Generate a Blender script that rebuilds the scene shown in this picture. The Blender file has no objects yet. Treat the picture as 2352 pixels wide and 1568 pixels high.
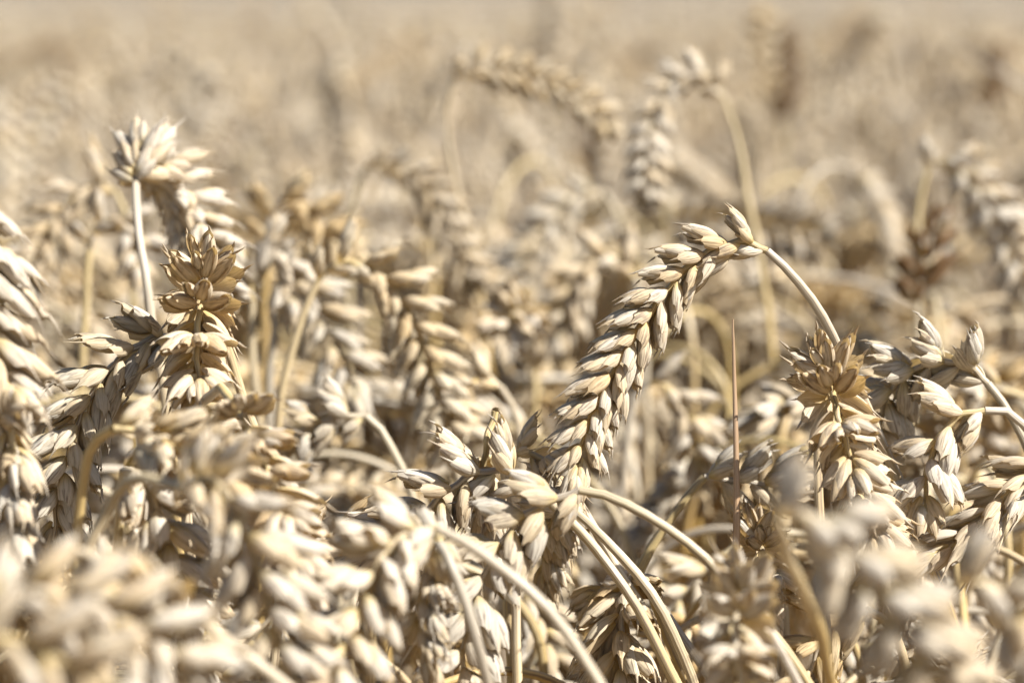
import bpy, math, random
import numpy as np
from mathutils import Vector, Matrix

R = math.radians
C = bpy.context.scene.collection

# ------------------------------------------------------------------ camera
CAM_Z = 1.0
PITCH = R(7.15)
LENS = 100.0
FOCUS = 0.742
cam = bpy.data.cameras.new('camera')
cam.lens = LENS
cam.sensor_width = 36.0
cam.clip_start = 0.02
cam.clip_end = 3000
cam.dof.use_dof = True
cam.dof.focus_distance = FOCUS
cam.dof.aperture_fstop = 8.8
cam_o = bpy.data.objects.new('camera', cam)
cam_o.location = (0, 0, CAM_Z)
cam_o.rotation_euler = (R(90) - PITCH, 0, 0)
C.objects.link(cam_o)
bpy.context.scene.camera = cam_o
FWD = Vector((0, math.cos(PITCH), -math.sin(PITCH)))
UPV = Vector((0, math.sin(PITCH), math.cos(PITCH)))
CAMP = Vector((0, 0, CAM_Z))


def at(px, py, d):
    """point at distance d whose place in the 2352 x 1568 photograph is px, py"""
    k = 0.36 * d / 2352.0
    return CAMP + FWD * d + Vector((1, 0, 0)) * ((px - 1176) * k) + UPV * ((784 - py) * k)


def project(p):
    q = p - CAMP
    d = q.dot(FWD)
    k = 2352.0 / (0.36 * max(d, 1e-4))
    return 1176 + q.x * k, 784 - q.dot(UPV) * k, d


# ------------------------------------------------------------------ light
SUN = Vector((0.74, -0.36, 0.84)).normalized()
w = bpy.data.worlds.new('World')
bpy.context.scene.world = w
w.use_nodes = True
nt = w.node_tree
sky = nt.nodes.new('ShaderNodeTexSky')
sky.sky_type = 'NISHITA'
sky.sun_disc = False
sky.sun_elevation = math.asin(SUN.z)
sky.sun_rotation = math.atan2(SUN.x, SUN.y)
sky.air_density = 1.0
sky.dust_density = 1.5
bg = nt.nodes['Background']
bg.inputs['Strength'].default_value = 0.052
nt.links.new(sky.outputs[0], bg.inputs['Color'])
sl = bpy.data.lights.new('sun', 'SUN')
sl.energy = 5.0
sl.angle = R(0.53)
sl.color = (1.0, 0.97, 0.92)
so = bpy.data.objects.new('sun', sl)
so.rotation_euler = SUN.to_track_quat('Z', 'Y').to_euler()
so.location = (3, -2, 5)
C.objects.link(so)
vs = bpy.context.scene.view_settings
vs.view_transform = 'Standard'
vs.look = 'None'
vs.exposure = 1.36
vs.gamma = 1.0
bpy.context.scene.cycles.max_bounces = 8
bpy.context.scene.cycles.diffuse_bounces = 5
bpy.context.scene.cycles.transmission_bounces = 6


# ------------------------------------------------------------------ materials
def new_mat(name):
    m = bpy.data.materials.new(name)
    m.use_nodes = True
    t = m.node_tree
    t.nodes.clear()
    return m, t


def N(t, kind, **kw):
    n = t.nodes.new(kind)
    for k, v in kw.items():
        setattr(n, k, v)
    return n


def math_n(t, op, a, b=None, clamp=False):
    n = N(t, 'ShaderNodeMath', operation=op, use_clamp=clamp)
    for i, v in enumerate((a, b)):
        if v is None:
            continue
        if isinstance(v, (int, float)):
            n.inputs[i].default_value = v
        else:
            t.links.new(v, n.inputs[i])
    return n.outputs[0]


def mix_c(t, f, a, b, mode='MIX'):
    n = N(t, 'ShaderNodeMix', data_type='RGBA', blend_type=mode)
    if isinstance(f, (int, float)):
        n.inputs[0].default_value = f
    else:
        t.links.new(f, n.inputs[0])
    for i, v in ((6, a), (7, b)):
        if isinstance(v, tuple):
            n.inputs[i].default_value = (*v, 1)
        else:
            t.links.new(v, n.inputs[i])
    return n.outputs[2]


def ramp(t, src, lo, hi):
    n = N(t, 'ShaderNodeMapRange', interpolation_type='SMOOTHSTEP')
    t.links.new(src, n.inputs[0])
    n.inputs[1].default_value = lo
    n.inputs[2].default_value = hi
    return n.outputs[0]


def husk_material(name, pale, warm, yellow, streak, transl, gloss, rough, ufreq=26.0, vfreq=1.6, low=None):
    """dry straw: fine lengthwise streaks from the UV map, per husk and per object variation"""
    m, t = new_mat(name)
    uv = N(t, 'ShaderNodeUVMap', uv_map='UVMap')
    sep = N(t, 'ShaderNodeSeparateXYZ')
    t.links.new(uv.outputs[0], sep.inputs[0])
    at_n = N(t, 'ShaderNodeAttribute', attribute_name='tint')
    tc = N(t, 'ShaderNodeSeparateColor')
    t.links.new(at_n.outputs['Color'], tc.inputs[0])
    oi = N(t, 'ShaderNodeObjectInfo')
    rnd = math_n(t, 'FRACT', math_n(t, 'ADD', math_n(t, 'MULTIPLY', oi.outputs['Random'], 7.31), tc.outputs[0]))
    rnd2 = math_n(t, 'FRACT', math_n(t, 'ADD', math_n(t, 'MULTIPLY', rnd, 13.7), tc.outputs[1]))
    comb = N(t, 'ShaderNodeCombineXYZ')
    t.links.new(math_n(t, 'MULTIPLY', sep.outputs[0], ufreq), comb.inputs[0])
    t.links.new(math_n(t, 'MULTIPLY', sep.outputs[1], vfreq), comb.inputs[1])
    t.links.new(math_n(t, 'MULTIPLY', rnd, 40.0), comb.inputs[2])
    fine = N(t, 'ShaderNodeTexNoise')
    fine.inputs['Scale'].default_value = 1.0
    fine.inputs['Detail'].default_value = 3.0
    fine.inputs['Roughness'].default_value = 0.6
    t.links.new(comb.outputs[0], fine.inputs['Vector'])
    comb2 = N(t, 'ShaderNodeCombineXYZ')
    t.links.new(math_n(t, 'MULTIPLY', sep.outputs[0], 3.0), comb2.inputs[0])
    t.links.new(math_n(t, 'MULTIPLY', sep.outputs[1], 2.4), comb2.inputs[1])
    t.links.new(math_n(t, 'MULTIPLY', rnd2, 60.0), comb2.inputs[2])
    blot = N(t, 'ShaderNodeTexNoise')
    blot.inputs['Scale'].default_value = 1.3
    blot.inputs['Detail'].default_value = 4.0
    t.links.new(comb2.outputs[0], blot.inputs['Vector'])
    # ground colour of the husk
    col = mix_c(t, ramp(t, rnd, 0.15, 0.95), pale, warm)
    base_f = math_n(t, 'MULTIPLY', math_n(t, 'SUBTRACT', 1.0, ramp(t, sep.outputs[1], 0.05, 0.5)), ramp(t, rnd2, 0.1, 0.8))
    col = mix_c(t, math_n(t, 'MULTIPLY', base_f, 0.6), col, yellow)
    if low:
        col = mix_c(t, math_n(t, 'MULTIPLY', ramp(t, sep.outputs[1], 0.75, 1.7), ramp(t, rnd2, 0.0, 0.5)), col, low)
    # grey brown weathering in streaks, stronger towards the tip
    tipw = math_n(t, 'ADD', math_n(t, 'MULTIPLY', ramp(t, sep.outputs[1], 0.3, 1.0), 0.5), 0.45)
    st = math_n(t, 'MULTIPLY', ramp(t, fine.outputs[0], 0.49, 0.60), tipw)
    st = math_n(t, 'MULTIPLY', st, math_n(t, 'ADD', ramp(t, blot.outputs[0], 0.35, 0.6), 0.25), clamp=True)
    col = mix_c(t, math_n(t, 'MULTIPLY', st, 0.8), col, streak)
    vein = math_n(t, 'ABSOLUTE', math_n(t, 'SUBTRACT', math_n(t, 'FRACT', math_n(t, 'ADD', math_n(t, 'MULTIPLY', sep.outputs[0], 6.0), math_n(t, 'MULTIPLY', blot.outputs[0], 0.9))), 0.5))
    vein = math_n(t, 'MULTIPLY', math_n(t, 'SUBTRACT', 1.0, ramp(t, vein, 0.02, 0.16)), math_n(t, 'MULTIPLY', tipw, 0.55))
    vein = math_n(t, 'MULTIPLY', vein, ramp(t, fine.outputs[0], 0.36, 0.52))
    col = mix_c(t, vein, col, streak)
    hi = math_n(t, 'MULTIPLY', math_n(t, 'SUBTRACT', 1.0, ramp(t, fine.outputs[0], 0.3, 0.5)), 0.35)
    col = mix_c(t, hi, col, (0.66, 0.60, 0.50))
    spot = ramp(t, blot.outputs[0], 0.66, 0.74)
    col = mix_c(t, math_n(t, 'MULTIPLY', spot, 0.5), col, streak)
    # third channel of the attribute: fully weathered or golden pieces
    col = mix_c(t, math_n(t, 'MULTIPLY', tc.outputs[2], 0.7), col, (0.40, 0.27, 0.12))
    col = mix_c(t, ramp(t, tc.outputs[2], 0.7, 1.0), col, (0.13, 0.075, 0.035))
    col = mix_c(t, 1.0, col, oi.outputs['Color'], 'MULTIPLY')
    bump = N(t, 'ShaderNodeBump')
    bump.inputs['Strength'].default_value = 0.8
    bump.inputs['Distance'].default_value = 0.00035
    t.links.new(fine.outputs[0], bump.inputs['Height'])
    pb = N(t, 'ShaderNodeBsdfPrincipled')
    t.links.new(col, pb.inputs['Base Color'])
    pb.inputs['Roughness'].default_value = rough
    pb.inputs['Specular IOR Level'].default_value = gloss
    t.links.new(bump.outputs[0], pb.inputs['Normal'])
    tr = N(t, 'ShaderNodeBsdfTranslucent')
    t.links.new(mix_c(t, 0.6, col, (0.72, 0.45, 0.11)), tr.inputs['Color'])
    mx = N(t, 'ShaderNodeMixShader')
    mx.inputs[0].default_value = transl
    t.links.new(pb.outputs[0], mx.inputs[1])
    t.links.new(tr.outputs[0], mx.inputs[2])
    out = N(t, 'ShaderNodeOutputMaterial')
    t.links.new(mx.outputs[0], out.inputs['Surface'])
    return m


HUSK = husk_material('dry_husk', (0.55, 0.497, 0.405), (0.53, 0.425, 0.275), (0.50, 0.375, 0.10),
                     (0.12, 0.092, 0.08), 0.25, 0.2, 0.68, ufreq=13.0, vfreq=1.3)
STRAW = husk_material('straw_stem', (0.41, 0.355, 0.27), (0.44, 0.33, 0.14), (0.46, 0.33, 0.08),
                      (0.15, 0.11, 0.085), 0.06, 0.5, 0.42, ufreq=9.0, vfreq=1.2, low=(0.47, 0.305, 0.06))
LEAF = husk_material('dry_leaf', (0.52, 0.42, 0.27), (0.46, 0.33, 0.18), (0.50, 0.38, 0.13),
                     (0.22, 0.15, 0.09), 0.3, 0.25, 0.65, ufreq=20.0, vfreq=3.0)


def soil_material():
    m, t = new_mat('dry_soil')
    geo = N(t, 'ShaderNodeNewGeometry')
    n1 = N(t, 'ShaderNodeTexNoise')
    n1.inputs['Scale'].default_value = 40
    n1.inputs['Detail'].default_value = 8
    t.links.new(geo.outputs['Position'], n1.inputs['Vector'])
    col = mix_c(t, n1.outputs[0], (0.10, 0.065, 0.035), (0.30, 0.21, 0.11))
    b = N(t, 'ShaderNodeBump')
    b.inputs['Distance'].default_value = 0.02
    t.links.new(n1.outputs[0], b.inputs['Height'])
    pb = N(t, 'ShaderNodeBsdfPrincipled')
    pb.inputs['Roughness'].default_value = 0.95
    t.links.new(col, pb.inputs['Base Color'])
    t.links.new(b.outputs[0], pb.inputs['Normal'])
    out = N(t, 'ShaderNodeOutputMaterial')
    t.links.new(pb.outputs[0], out.inputs['Surface'])
    return m


def canopy_material():
    m, t = new_mat('far_wheat_canopy')
    geo = N(t, 'ShaderNodeNewGeometry')
    n1 = N(t, 'ShaderNodeTexNoise')
    n1.inputs['Scale'].default_value = 22
    n1.inputs['Detail'].default_value = 6
    t.links.new(geo.outputs['Position'], n1.inputs['Vector'])
    n2 = N(t, 'ShaderNodeTexNoise')
    n2.inputs['Scale'].default_value = 0.35
    n2.inputs['Detail'].default_value = 4
    t.links.new(geo.outputs['Position'], n2.inputs['Vector'])
    col = mix_c(t, ramp(t, n1.outputs[0], 0.3, 0.7), (0.14, 0.112, 0.078), (0.25, 0.213, 0.162))
    col = mix_c(t, math_n(t, 'MULTIPLY', ramp(t, n2.outputs[0], 0.4, 0.7), 0.25), col, (0.27, 0.20, 0.12))
    b = N(t, 'ShaderNodeBump')
    b.inputs['Distance'].default_value = 0.04
    t.links.new(n1.outputs[0], b.inputs['Height'])
    pb = N(t, 'ShaderNodeBsdfPrincipled')
    pb.inputs['Roughness'].default_value = 0.9
    pb.inputs['Specular IOR Level'].default_value = 0.1
    t.links.new(col, pb.inputs['Base Color'])
    t.links.new(b.outputs[0], pb.inputs['Normal'])
    out = N(t, 'ShaderNodeOutputMaterial')
    t.links.new(pb.outputs[0], out.inputs['Surface'])
    return m


SOIL = soil_material()
CANOPY = canopy_material()


# ------------------------------------------------------------------ mesh building
class MB:
    """collects vertices, faces, UVs and a tint; builds ONE mesh"""

    def __init__(self):
        self.v, self.f, self.uv, self.t = [], [], [], []
        self.n = 0

    def grid(self, P, UV, tint, close=False):
        """P: (rows, cols, 3) points joined into a sheet; close joins last column to first"""
        r, c = P.shape[:2]
        idx = np.arange(r * c).reshape(r, c) + self.n
        a, b = idx[:-1], idx[1:]
        if close:
            a2, b2 = np.roll(a, -1, 1), np.roll(b, -1, 1)
            q = np.stack([a, a2, b2, b], -1).reshape(-1, 4)
        else:
            q = np.stack([a[:, :-1], a[:, 1:], b[:, 1:], b[:, :-1]], -1).reshape(-1, 4)
        self.v.append(P.reshape(-1, 3))
        self.uv.append(UV.reshape(-1, 2))
        self.t.append(np.tile(np.array(tint, float), (r * c, 1)))
        self.f.append(q)
        self.n += r * c

    def add(self, other, M, tint=None):
        """append another MB moved by the 4x4 numpy matrix M"""
        v, f, uv, t = other.arrays()
        self.v.append(v @ M[:3, :3].T + M[:3, 3])
        self.f.append(f + self.n)
        self.uv.append(uv)
        if tint is not None:
            t = t.copy()
            t[:, :2] = (t[:, :2] + np.array(tint[:2])) % 1.0
            t[:, 2] = np.maximum(t[:, 2], tint[2])
        self.t.append(t)
        self.n += len(v)

    def arrays(self):
        if len(self.v) > 1:
            self.v = [np.concatenate(self.v)]
            self.f = [np.concatenate(self.f)]
            self.uv = [np.concatenate(self.uv)]
            self.t = [np.concatenate(self.t)]
        return self.v[0], self.f[0], self.uv[0], self.t[0]

    def mesh(self, name, mat):
        v, f, uv, t = self.arrays()
        me = bpy.data.meshes.new(name)
        me.vertices.add(len(v))
        me.vertices.foreach_set('co', v.astype(np.float32).ravel())
        me.loops.add(f.size)
        me.loops.foreach_set('vertex_index', f.astype(np.int32).ravel())
        me.polygons.add(len(f))
        me.polygons.foreach_set('loop_start', np.arange(0, f.size, 4, dtype=np.int32))
        me.polygons.foreach_set('use_smooth', np.ones(len(f), bool))
        ul = me.uv_layers.new(name='UVMap')
        ul.data.foreach_set('uv', uv[f.ravel()].astype(np.float32).ravel())
        ca = me.color_attributes.new('tint', 'FLOAT_COLOR', 'POINT')
        ca.data.foreach_set('color', np.concatenate([t, np.ones((len(t), 1))], 1).astype(np.float32).ravel())
        me.materials.append(mat)
        me.update(calc_edges=True)
        me.validate()
        return me


def mat3(root, d, back):
    """4x4: local z along d, local x towards back"""
    z = np.array(d, float)
    z /= np.linalg.norm(z)
    x = np.array(back, float)
    x -= z * x.dot(z)
    x /= np.linalg.norm(x)
    y = np.cross(z, x)
    M = np.eye(4)
    M[:3, 0], M[:3, 1], M[:3, 2], M[:3, 3] = x, y, z, root
    return M


def profile(t, peak, tip):
    a = np.clip(t / peak, 0, 1)
    b = np.clip((t - peak) / (1 - peak), 0, 1)
    return np.where(t < peak, 0.30 + 0.70 * np.sin(a * math.pi / 2) ** 0.9, tip + (1 - tip) * (1 - b ** 1.9) ** 0.85)


def scale_husk(rg, L, W, T, arc, peak=0.4, tip=0.1, bend=0.08, shoulder=0.2, awn=0.0, nt_=10, na=13, worn=0.0):
    """one papery scale (glume or lemma): an open boat with a keel, a shoulder and a pointed tooth"""
    b = MB()
    t = np.linspace(0, 1, nt_)[:, None]
    a = np.linspace(-1, 1, na)[None, :]
    tooth = rg.uniform(-0.3, 0.3)
    off = np.abs(a - tooth)
    step = np.clip(off / 0.4, 0, 1)
    step = step * step * (3 - 2 * step)
    sh = shoulder * (0.55 * step + 0.75 * off ** 1.5) + rg.uniform(-0.035, 0.035) * np.sin(a * rg.uniform(4, 11))
    tt = t * (1 - sh * t ** 2) + 0 * a
    pr = profile(tt, peak, tip)
    pr = pr * (1 + 0.03 * np.cos(a * math.pi * 5) * np.clip(t * 3, 0, 1))
    ang = a * arc
    flare = 1 + rg.uniform(-0.06, 0.16) * np.abs(a) ** 3 * t
    y = W / 2 * pr * np.sin(ang) * flare
    keel = 0.5 * np.cos(ang) + 0.5 * (1 - np.abs(a - tooth * 0.4) * (1 - np.cos(arc)))
    x = T / 2 * pr * keel - T * 0.1
    x = x - bend * L * tt ** 2.2 + rg.uniform(-.04, .04) * L * a * t ** 2
    y = y + rg.uniform(-0.06, 0.06) * L * tt ** 2
    z = tt * L
    P = np.stack([x, y, z], -1)
    UV = np.stack([0.5 + 0.5 * a + 0 * t, tt], -1)
    tint = (rg.random(), rg.random(), worn)
    b.grid(P, UV, tint)
    if awn > 0:
        k = int(round((tooth + 1) / 2 * (na - 1)))
        p0 = P[-1, k].copy()
        d = P[-1, k] - P[-3, k]
        d /= np.linalg.norm(d)
        curl = np.array([rg.uniform(-0.5, 0.35), rg.uniform(-0.35, 0.35), 0])
        n = 5
        s = np.linspace(-0.25, 1, n)[:, None]
        cen = p0 + d * s * awn + curl * (np.clip(s, 0, 1) ** 2) * awn * 0.6
        r = (0.30 * (1 - np.clip(s, 0, 1)) + 0.03)
        th = np.arange(4) / 4 * 2 * math.pi
        ring = np.stack([np.cos(th), np.sin(th), 0 * th], -1)
        P2 = cen[:, None, :] + ring[None] * r[:, :, None]
        UV2 = np.stack([np.tile(th / 6.3, (n, 1)), np.tile(np.linspace(0.85, 1, n)[:, None], (1, 4))], -1)
        b.grid(P2, UV2, tint, close=True)
    return b


def body(rg, L, W, T, peak=0.42, tip=0.04, bend=0.06, nt_=8, na=8, worn=0.0):
    """the plump closed inside of a floret: palea round its grain"""
    b = MB()
    t = np.linspace(0, 1, nt_)[:, None]
    th = (np.arange(na) / na * 2 * math.pi)[None, :]
    pr = profile(t, peak, tip)
    pr[0] = 0.05
    groove = 1 - 0.22 * np.clip(-np.cos(th), 0, 1) ** 4
    x = T / 2 * pr * np.cos(th) * groove - bend * L * t ** 2.2
    y = W / 2 * pr * np.sin(th)
    z = t * L + 0 * th
    P = np.stack([x, y, z], -1)
    UV = np.stack([th / (2 * math.pi) + 0 * t, t + 0 * th], -1)
    b.grid(P, UV, (rg.random(), rg.random(), worn), close=True)
    return b


def spikelet(seed, fan, plump=1.0, awn=1.0, worn=0.0, chain=1.0):
    """a fan of two glumes and three or four florets; z along the spikelet, x away from the rachis, mm"""
    rg = np.random.default_rng(seed)
    b = MB()
    f = R(fan)
    u = rg.uniform
    for s in (-1, 1):
        j = u(-R(5), R(5))
        a1 = f * 1.12 + R(4) + j
        L = u(8.6, 10.0)
        wn = worn + (0.35 if rg.random() < 0.12 else 0)
        b.add(scale_husk(rg, L, 4.2 * plump, 3.5 * plump, R(100), peak=0.46, tip=0.42, bend=u(0.0, 0.10),
                         shoulder=u(.16, .32), awn=u(1.0, 2.8) * awn, worn=wn),
              mat3((0.0, s * 1.2, 0), (0.06 + u(-.12, .14), s * math.sin(a1), math.cos(a1)), (0.5 + u(-.15, .15), s * 0.9, 0)))
        a2 = f * 0.86 + u(-R(4), R(4))
        L = u(10.8, 12.4)
        r1 = 0.9 + chain * u(0.2, 1.8)
        d = (0.26 + u(-.16, .18), s * math.sin(a2), math.cos(a2))
        bk = (0.75 + u(-.15, .15), s * 0.7, 0)
        b.add(scale_husk(rg, L, 4.1 * plump, 4.0 * plump, R(140), peak=0.42, tip=0.22, bend=u(0.03, 0.12),
                         shoulder=u(.10, .24), awn=u(1.2, 4.6) * awn, nt_=11, na=15, worn=worn), mat3((0.5, s * 0.7, r1), d, bk))
        b.add(body(rg, L * 0.90, 3.85 * plump, 3.4 * plump), mat3((0.4, s * 0.6, r1 + .1), d, bk))
    s = 1 if rg.random() < 0.5 else -1
    a3 = u(R(3), R(8)) + f * 0.10
    L = u(9.2, 11.0)
    r3 = 1.8 + chain * u(1.6, 3.0)
    d = (0.55 - .12 * chain + u(-.10, .14), s * math.sin(a3), math.cos(a3))
    bk = (1, s * 0.25, 0)
    b.add(scale_husk(rg, L, 3.9 * plump, 3.7 * plump, R(140), peak=0.42, tip=0.2, bend=u(.05, .12), shoulder=u(.06, .2),
                     awn=u(.8, 3.6) * awn, worn=worn), mat3((1.3, s * 0.4, r3), d, bk))
    b.add(body(rg, L * .88, 3.6 * plump, 3.2 * plump), mat3((1.2, s * .4, r3 + .1), d, bk))
    if rg.random() < 0.85:
        a4 = u(R(5), R(12)) + f * 0.14
        L = u(6.6, 8.8)
        r4 = 3.2 + chain * u(2.0, 3.6)
        b.add(scale_husk(rg, L, 2.8, 2.7, R(130), tip=0.1, awn=u(.3, 1.6) * awn, nt_=7, na=7, worn=worn),
              mat3((1.9, -s * .6, r4), (0.42, -s * math.sin(a4), math.cos(a4)), (1, -s * .3, 0)))
        b.add(body(rg, L * .8, 2.2, 2.2, nt_=6, na=6), mat3((1.9, -s * .6, r4 + .1), (0.42, -s * math.sin(a4), math.cos(a4)), (1, -s * .3, 0)))
    S = np.diag([0.001, 0.001, 0.001, 1.0])
    o = MB()
    o.add(b, S)
    return o


def blob(rg, n, rings):
    """coarse floret for plants far out of focus, unit length along z"""
    b = MB()
    t = np.linspace(0, 1, rings)[:, None]
    th = (np.arange(n) / n * 2 * math.pi)[None, :]
    pr = profile(t, 0.4, 0.03)
    pr[0] = 0.2
    P = np.stack([pr * np.cos(th), pr * np.sin(th), t + 0 * th], -1)
    UV = np.stack([th / 6.2832 + 0 * t, t + 0 * th], -1)
    b.grid(P, UV, (rg.random(), rg.random(), 0), close=True)
    return b


def spline(pts, step):
    """smooth curve through 3D points, resampled every step metres"""
    p = np.array([np.array(q, float) for q in pts])
    h = np.linalg.norm(np.diff(p, axis=0), axis=1)[:, None]
    v = np.diff(p, axis=0) / h
    m = np.empty_like(p)
    m[0], m[-1] = v[0], v[-1]
    m[1:-1] = (v[:-1] * h[1:] + v[1:] * h[:-1]) / (h[:-1] + h[1:])
    out = []
    for i in range(len(p) - 1):
        for k in range(24):
            t = k / 24
            out.append(p[i] * (2 * t ** 3 - 3 * t * t + 1) + m[i] * h[i] * (t ** 3 - 2 * t * t + t)
                       + p[i + 1] * (3 * t * t - 2 * t ** 3) + m[i + 1] * h[i] * (t ** 3 - t * t))
    out.append(p[-1])
    out = np.array(out)
    s = np.concatenate([[0], np.cumsum(np.linalg.norm(np.diff(out, axis=0), axis=1))])
    n = max(3, int(round(s[-1] / step)) + 1)
    q = np.linspace(0, s[-1], n)
    return np.stack([np.interp(q, s, out[:, k]) for k in range(3)], -1), s[-1]


def tangents(P):
    T = np.gradient(P, axis=0)
    return T / np.linalg.norm(T, axis=1)[:, None]


def tube(b, P, r, n, tint, v0=0.55, vs_=8.0):
    """a tube of radius r (number or array) along the points P"""
    T = tangents(P)
    ref = np.array([0.3, 0.9, 0.1])
    X = np.cross(T, ref)
    X /= np.linalg.norm(X, axis=1)[:, None]
    Y = np.cross(T, X)
    th = np.arange(n) / n * 2 * math.pi
    r = np.broadcast_to(np.asarray(r, float), (len(P),))
    ring = X[:, None, :] * np.cos(th)[None, :, None] + Y[:, None, :] * np.sin(th)[None, :, None]
    G = P[:, None, :] + ring * r[:, None, None]
    s = np.concatenate([[0], np.cumsum(np.linalg.norm(np.diff(P, axis=0), axis=1))])
    u = np.abs(th / math.pi - 1)
    UV = np.stack([np.tile(u, (len(P), 1)), np.tile((v0 + s * vs_)[:, None], (1, n))], -1)
    b.grid(G, UV, tint, close=True)


def ear_frames(P, toward, roll, rg, step, tilt, size, twist=0.0, gap=1.0, basal=.84):
    """matrices of the spikelets along the ear curve P (ear base first); toward: unit vector the roll refers to"""
    T = tangents(P)
    s = np.concatenate([[0], np.cumsum(np.linalg.norm(np.diff(P, axis=0), axis=1))])
    L = s[-1]
    # sideways direction carried along the curve without spinning, fixed where the ear hangs
    m = int(len(P) * 0.6)
    E0 = np.zeros_like(P)
    c = toward - T[m] * toward.dot(T[m])
    E0[m] = c / np.linalg.norm(c)
    for rng_, o in ((range(m + 1, len(P)), -1), (range(m - 1, -1, -1), 1)):
        for k in rng_:
            c = E0[k + o] - T[k] * E0[k + o].dot(T[k])
            E0[k] = c / np.linalg.norm(c)
    out = []
    n = int((L - 0.006) / (0.0040 * gap * size))
    side = 1
    for i in range(n + 1):
        q = 0.001 + i * (L - 0.006) / n
        p = np.array([np.interp(q, s, P[:, k]) for k in range(3)])
        t = np.array([np.interp(q, s, T[:, k]) for k in range(3)])
        t /= np.linalg.norm(t)
        c = np.array([np.interp(q, s, E0[:, k]) for k in range(3)])
        c -= t * c.dot(t)
        c /= np.linalg.norm(c)
        e = np.cross(c, t)
        fr = q / L
        a = R(roll) + R(twist) * (fr - 0.5) + rg.uniform(-0.10, 0.10)
        X = e * math.cos(a) + c * math.sin(a)
        last = i == n
        if last:
            X = np.cross(t, X)
        k = size * 1.06 * rg.uniform(0.92, 1.09)
        if fr < 0.1:
            k *= basal + (1 - basal) * 10 * fr
        if fr > 0.8:
            k *= 1 - 0.9 * (fr - 0.8)
        ang = R(0 if last else tilt) * rg.uniform(0.8, 1.2)
        d = t * math.cos(ang) + side * X * math.sin(ang)
        M = mat3(p + side * X * 0.0007, d, side * X)
        M[:3, :3] *= k
        out.append(M)
        side = -side
    return out


# ------------------------------------------------------------------ shared spikelet meshes
SPK = {}
SPK_MB = {}
for style, fan, plump, awn, worn in (('close', 20, 1.0, 1.0, 0.0), ('open', 40, 1.0, 1.0, 0.0), ('plump', 20, 1.14, 0.55, 0.0),
                                     ('golden', 34, 1.0, 1.1, 0.55), ('narrow', 14, 0.86, 1.2, 0.1), ('brown', 26, 1.0, 1.0, 1.0)):
    SPK[style], SPK_MB[style] = [], []
    for k in range(6):
        mb = spikelet(hash_seed := 1000 * len(SPK) + 17 * k + 3, fan + (k - 2.5) * 1.6, plump, awn, worn, 0.35 if style == 'plump' else 1.0)
        SPK_MB[style].append(mb)
        SPK[style].append(mb.mesh('spikelet_' + style, HUSK))


# ------------------------------------------------------------------ objects
def tag(o, label=None, cat=None, group=None, kind=None):
    for k, v in (('label', label), ('category', cat), ('group', group), ('kind', kind)):
        if v:
            o[k] = v
    return o


def link(name, me, parent=None, M=None):
    o = bpy.data.objects.new(name, me)
    C.objects.link(o)
    if parent:
        o.parent = parent
    if M is not None:
        o.matrix_basis = Matrix([[float(M[i, j]) for j in range(4)] for i in range(4)])
    return o


def empty(name, loc, rz=0.0):
    o = bpy.data.objects.new(name, None)
    o.empty_display_size = 0.02
    o.location = loc
    o.rotation_euler = (0, 0, rz)
    C.objects.link(o)
    return o


def leaf_mb(rg, p0, out_dir, length, width, droop):
    """a dry leaf blade: a narrow channelled ribbon that leaves the stem, arches and hangs"""
    b = MB()
    n = 16
    s = np.linspace(0, 1, n)
    th = R(28) + droop * s
    dz, dr = np.cos(th), np.sin(th)
    step = length / (n - 1)
    z = np.concatenate([[0], np.cumsum(dz[:-1] * step)])
    r = np.concatenate([[0], np.cumsum(dr[:-1] * step)])
    o = np.array([out_dir[0], out_dir[1], 0.0])
    o /= np.linalg.norm(o)
    side = np.cross(o, [0, 0, 1.0])
    cen = np.array(p0)[None] + o[None] * r[:, None] + np.array([0, 0, 1.0])[None] * z[:, None]
    tw = rg.uniform(-2.2, 2.2) * s ** 1.5
    nrm = np.cross(side[None], o[None] * dr[:, None] + np.array([0, 0, 1.0]) * dz[:, None])
    wd = width / 2 * np.clip(1.15 * (1 - s ** 2.2), 0.02, 1) * np.clip(0.4 + s * 5, 0, 1)
    cols = []
    for c, lift in ((-1, .35), (-.5, .1), (0, 0), (.5, .1), (1, .35)):
        v = side[None] * np.cos(tw)[:, None] + nrm * np.sin(tw)[:, None]
        nn = nrm * np.cos(tw)[:, None] - side[None] * np.sin(tw)[:, None]
        cols.append(cen + v * (wd * c)[:, None] + nn * (wd * lift)[:, None])
    P = np.stack(cols, 1)
    UV = np.stack([np.tile(np.linspace(0, 1, 5), (n, 1)), np.tile((s * 2)[:, None], (1, 5))], -1)
    b.grid(P, UV, (rg.random(), rg.random(), rg.random() * 0.5))
    return b


def tone(rg_random):
    """whole-plant colour: bleached, straw, golden or greyish"""
    k = rg_random()
    if k < .45:
        return (1.0, 1.0, 1.0, 1)
    if k < .65:
        return (1.0, .95, .84, 1)
    if k < .82:
        return (1.0, .90, .70, 1)
    return (.88, .89, .90, 1)


GROUP = 'ripe wheat plants of the field'
HEROES = []


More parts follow.
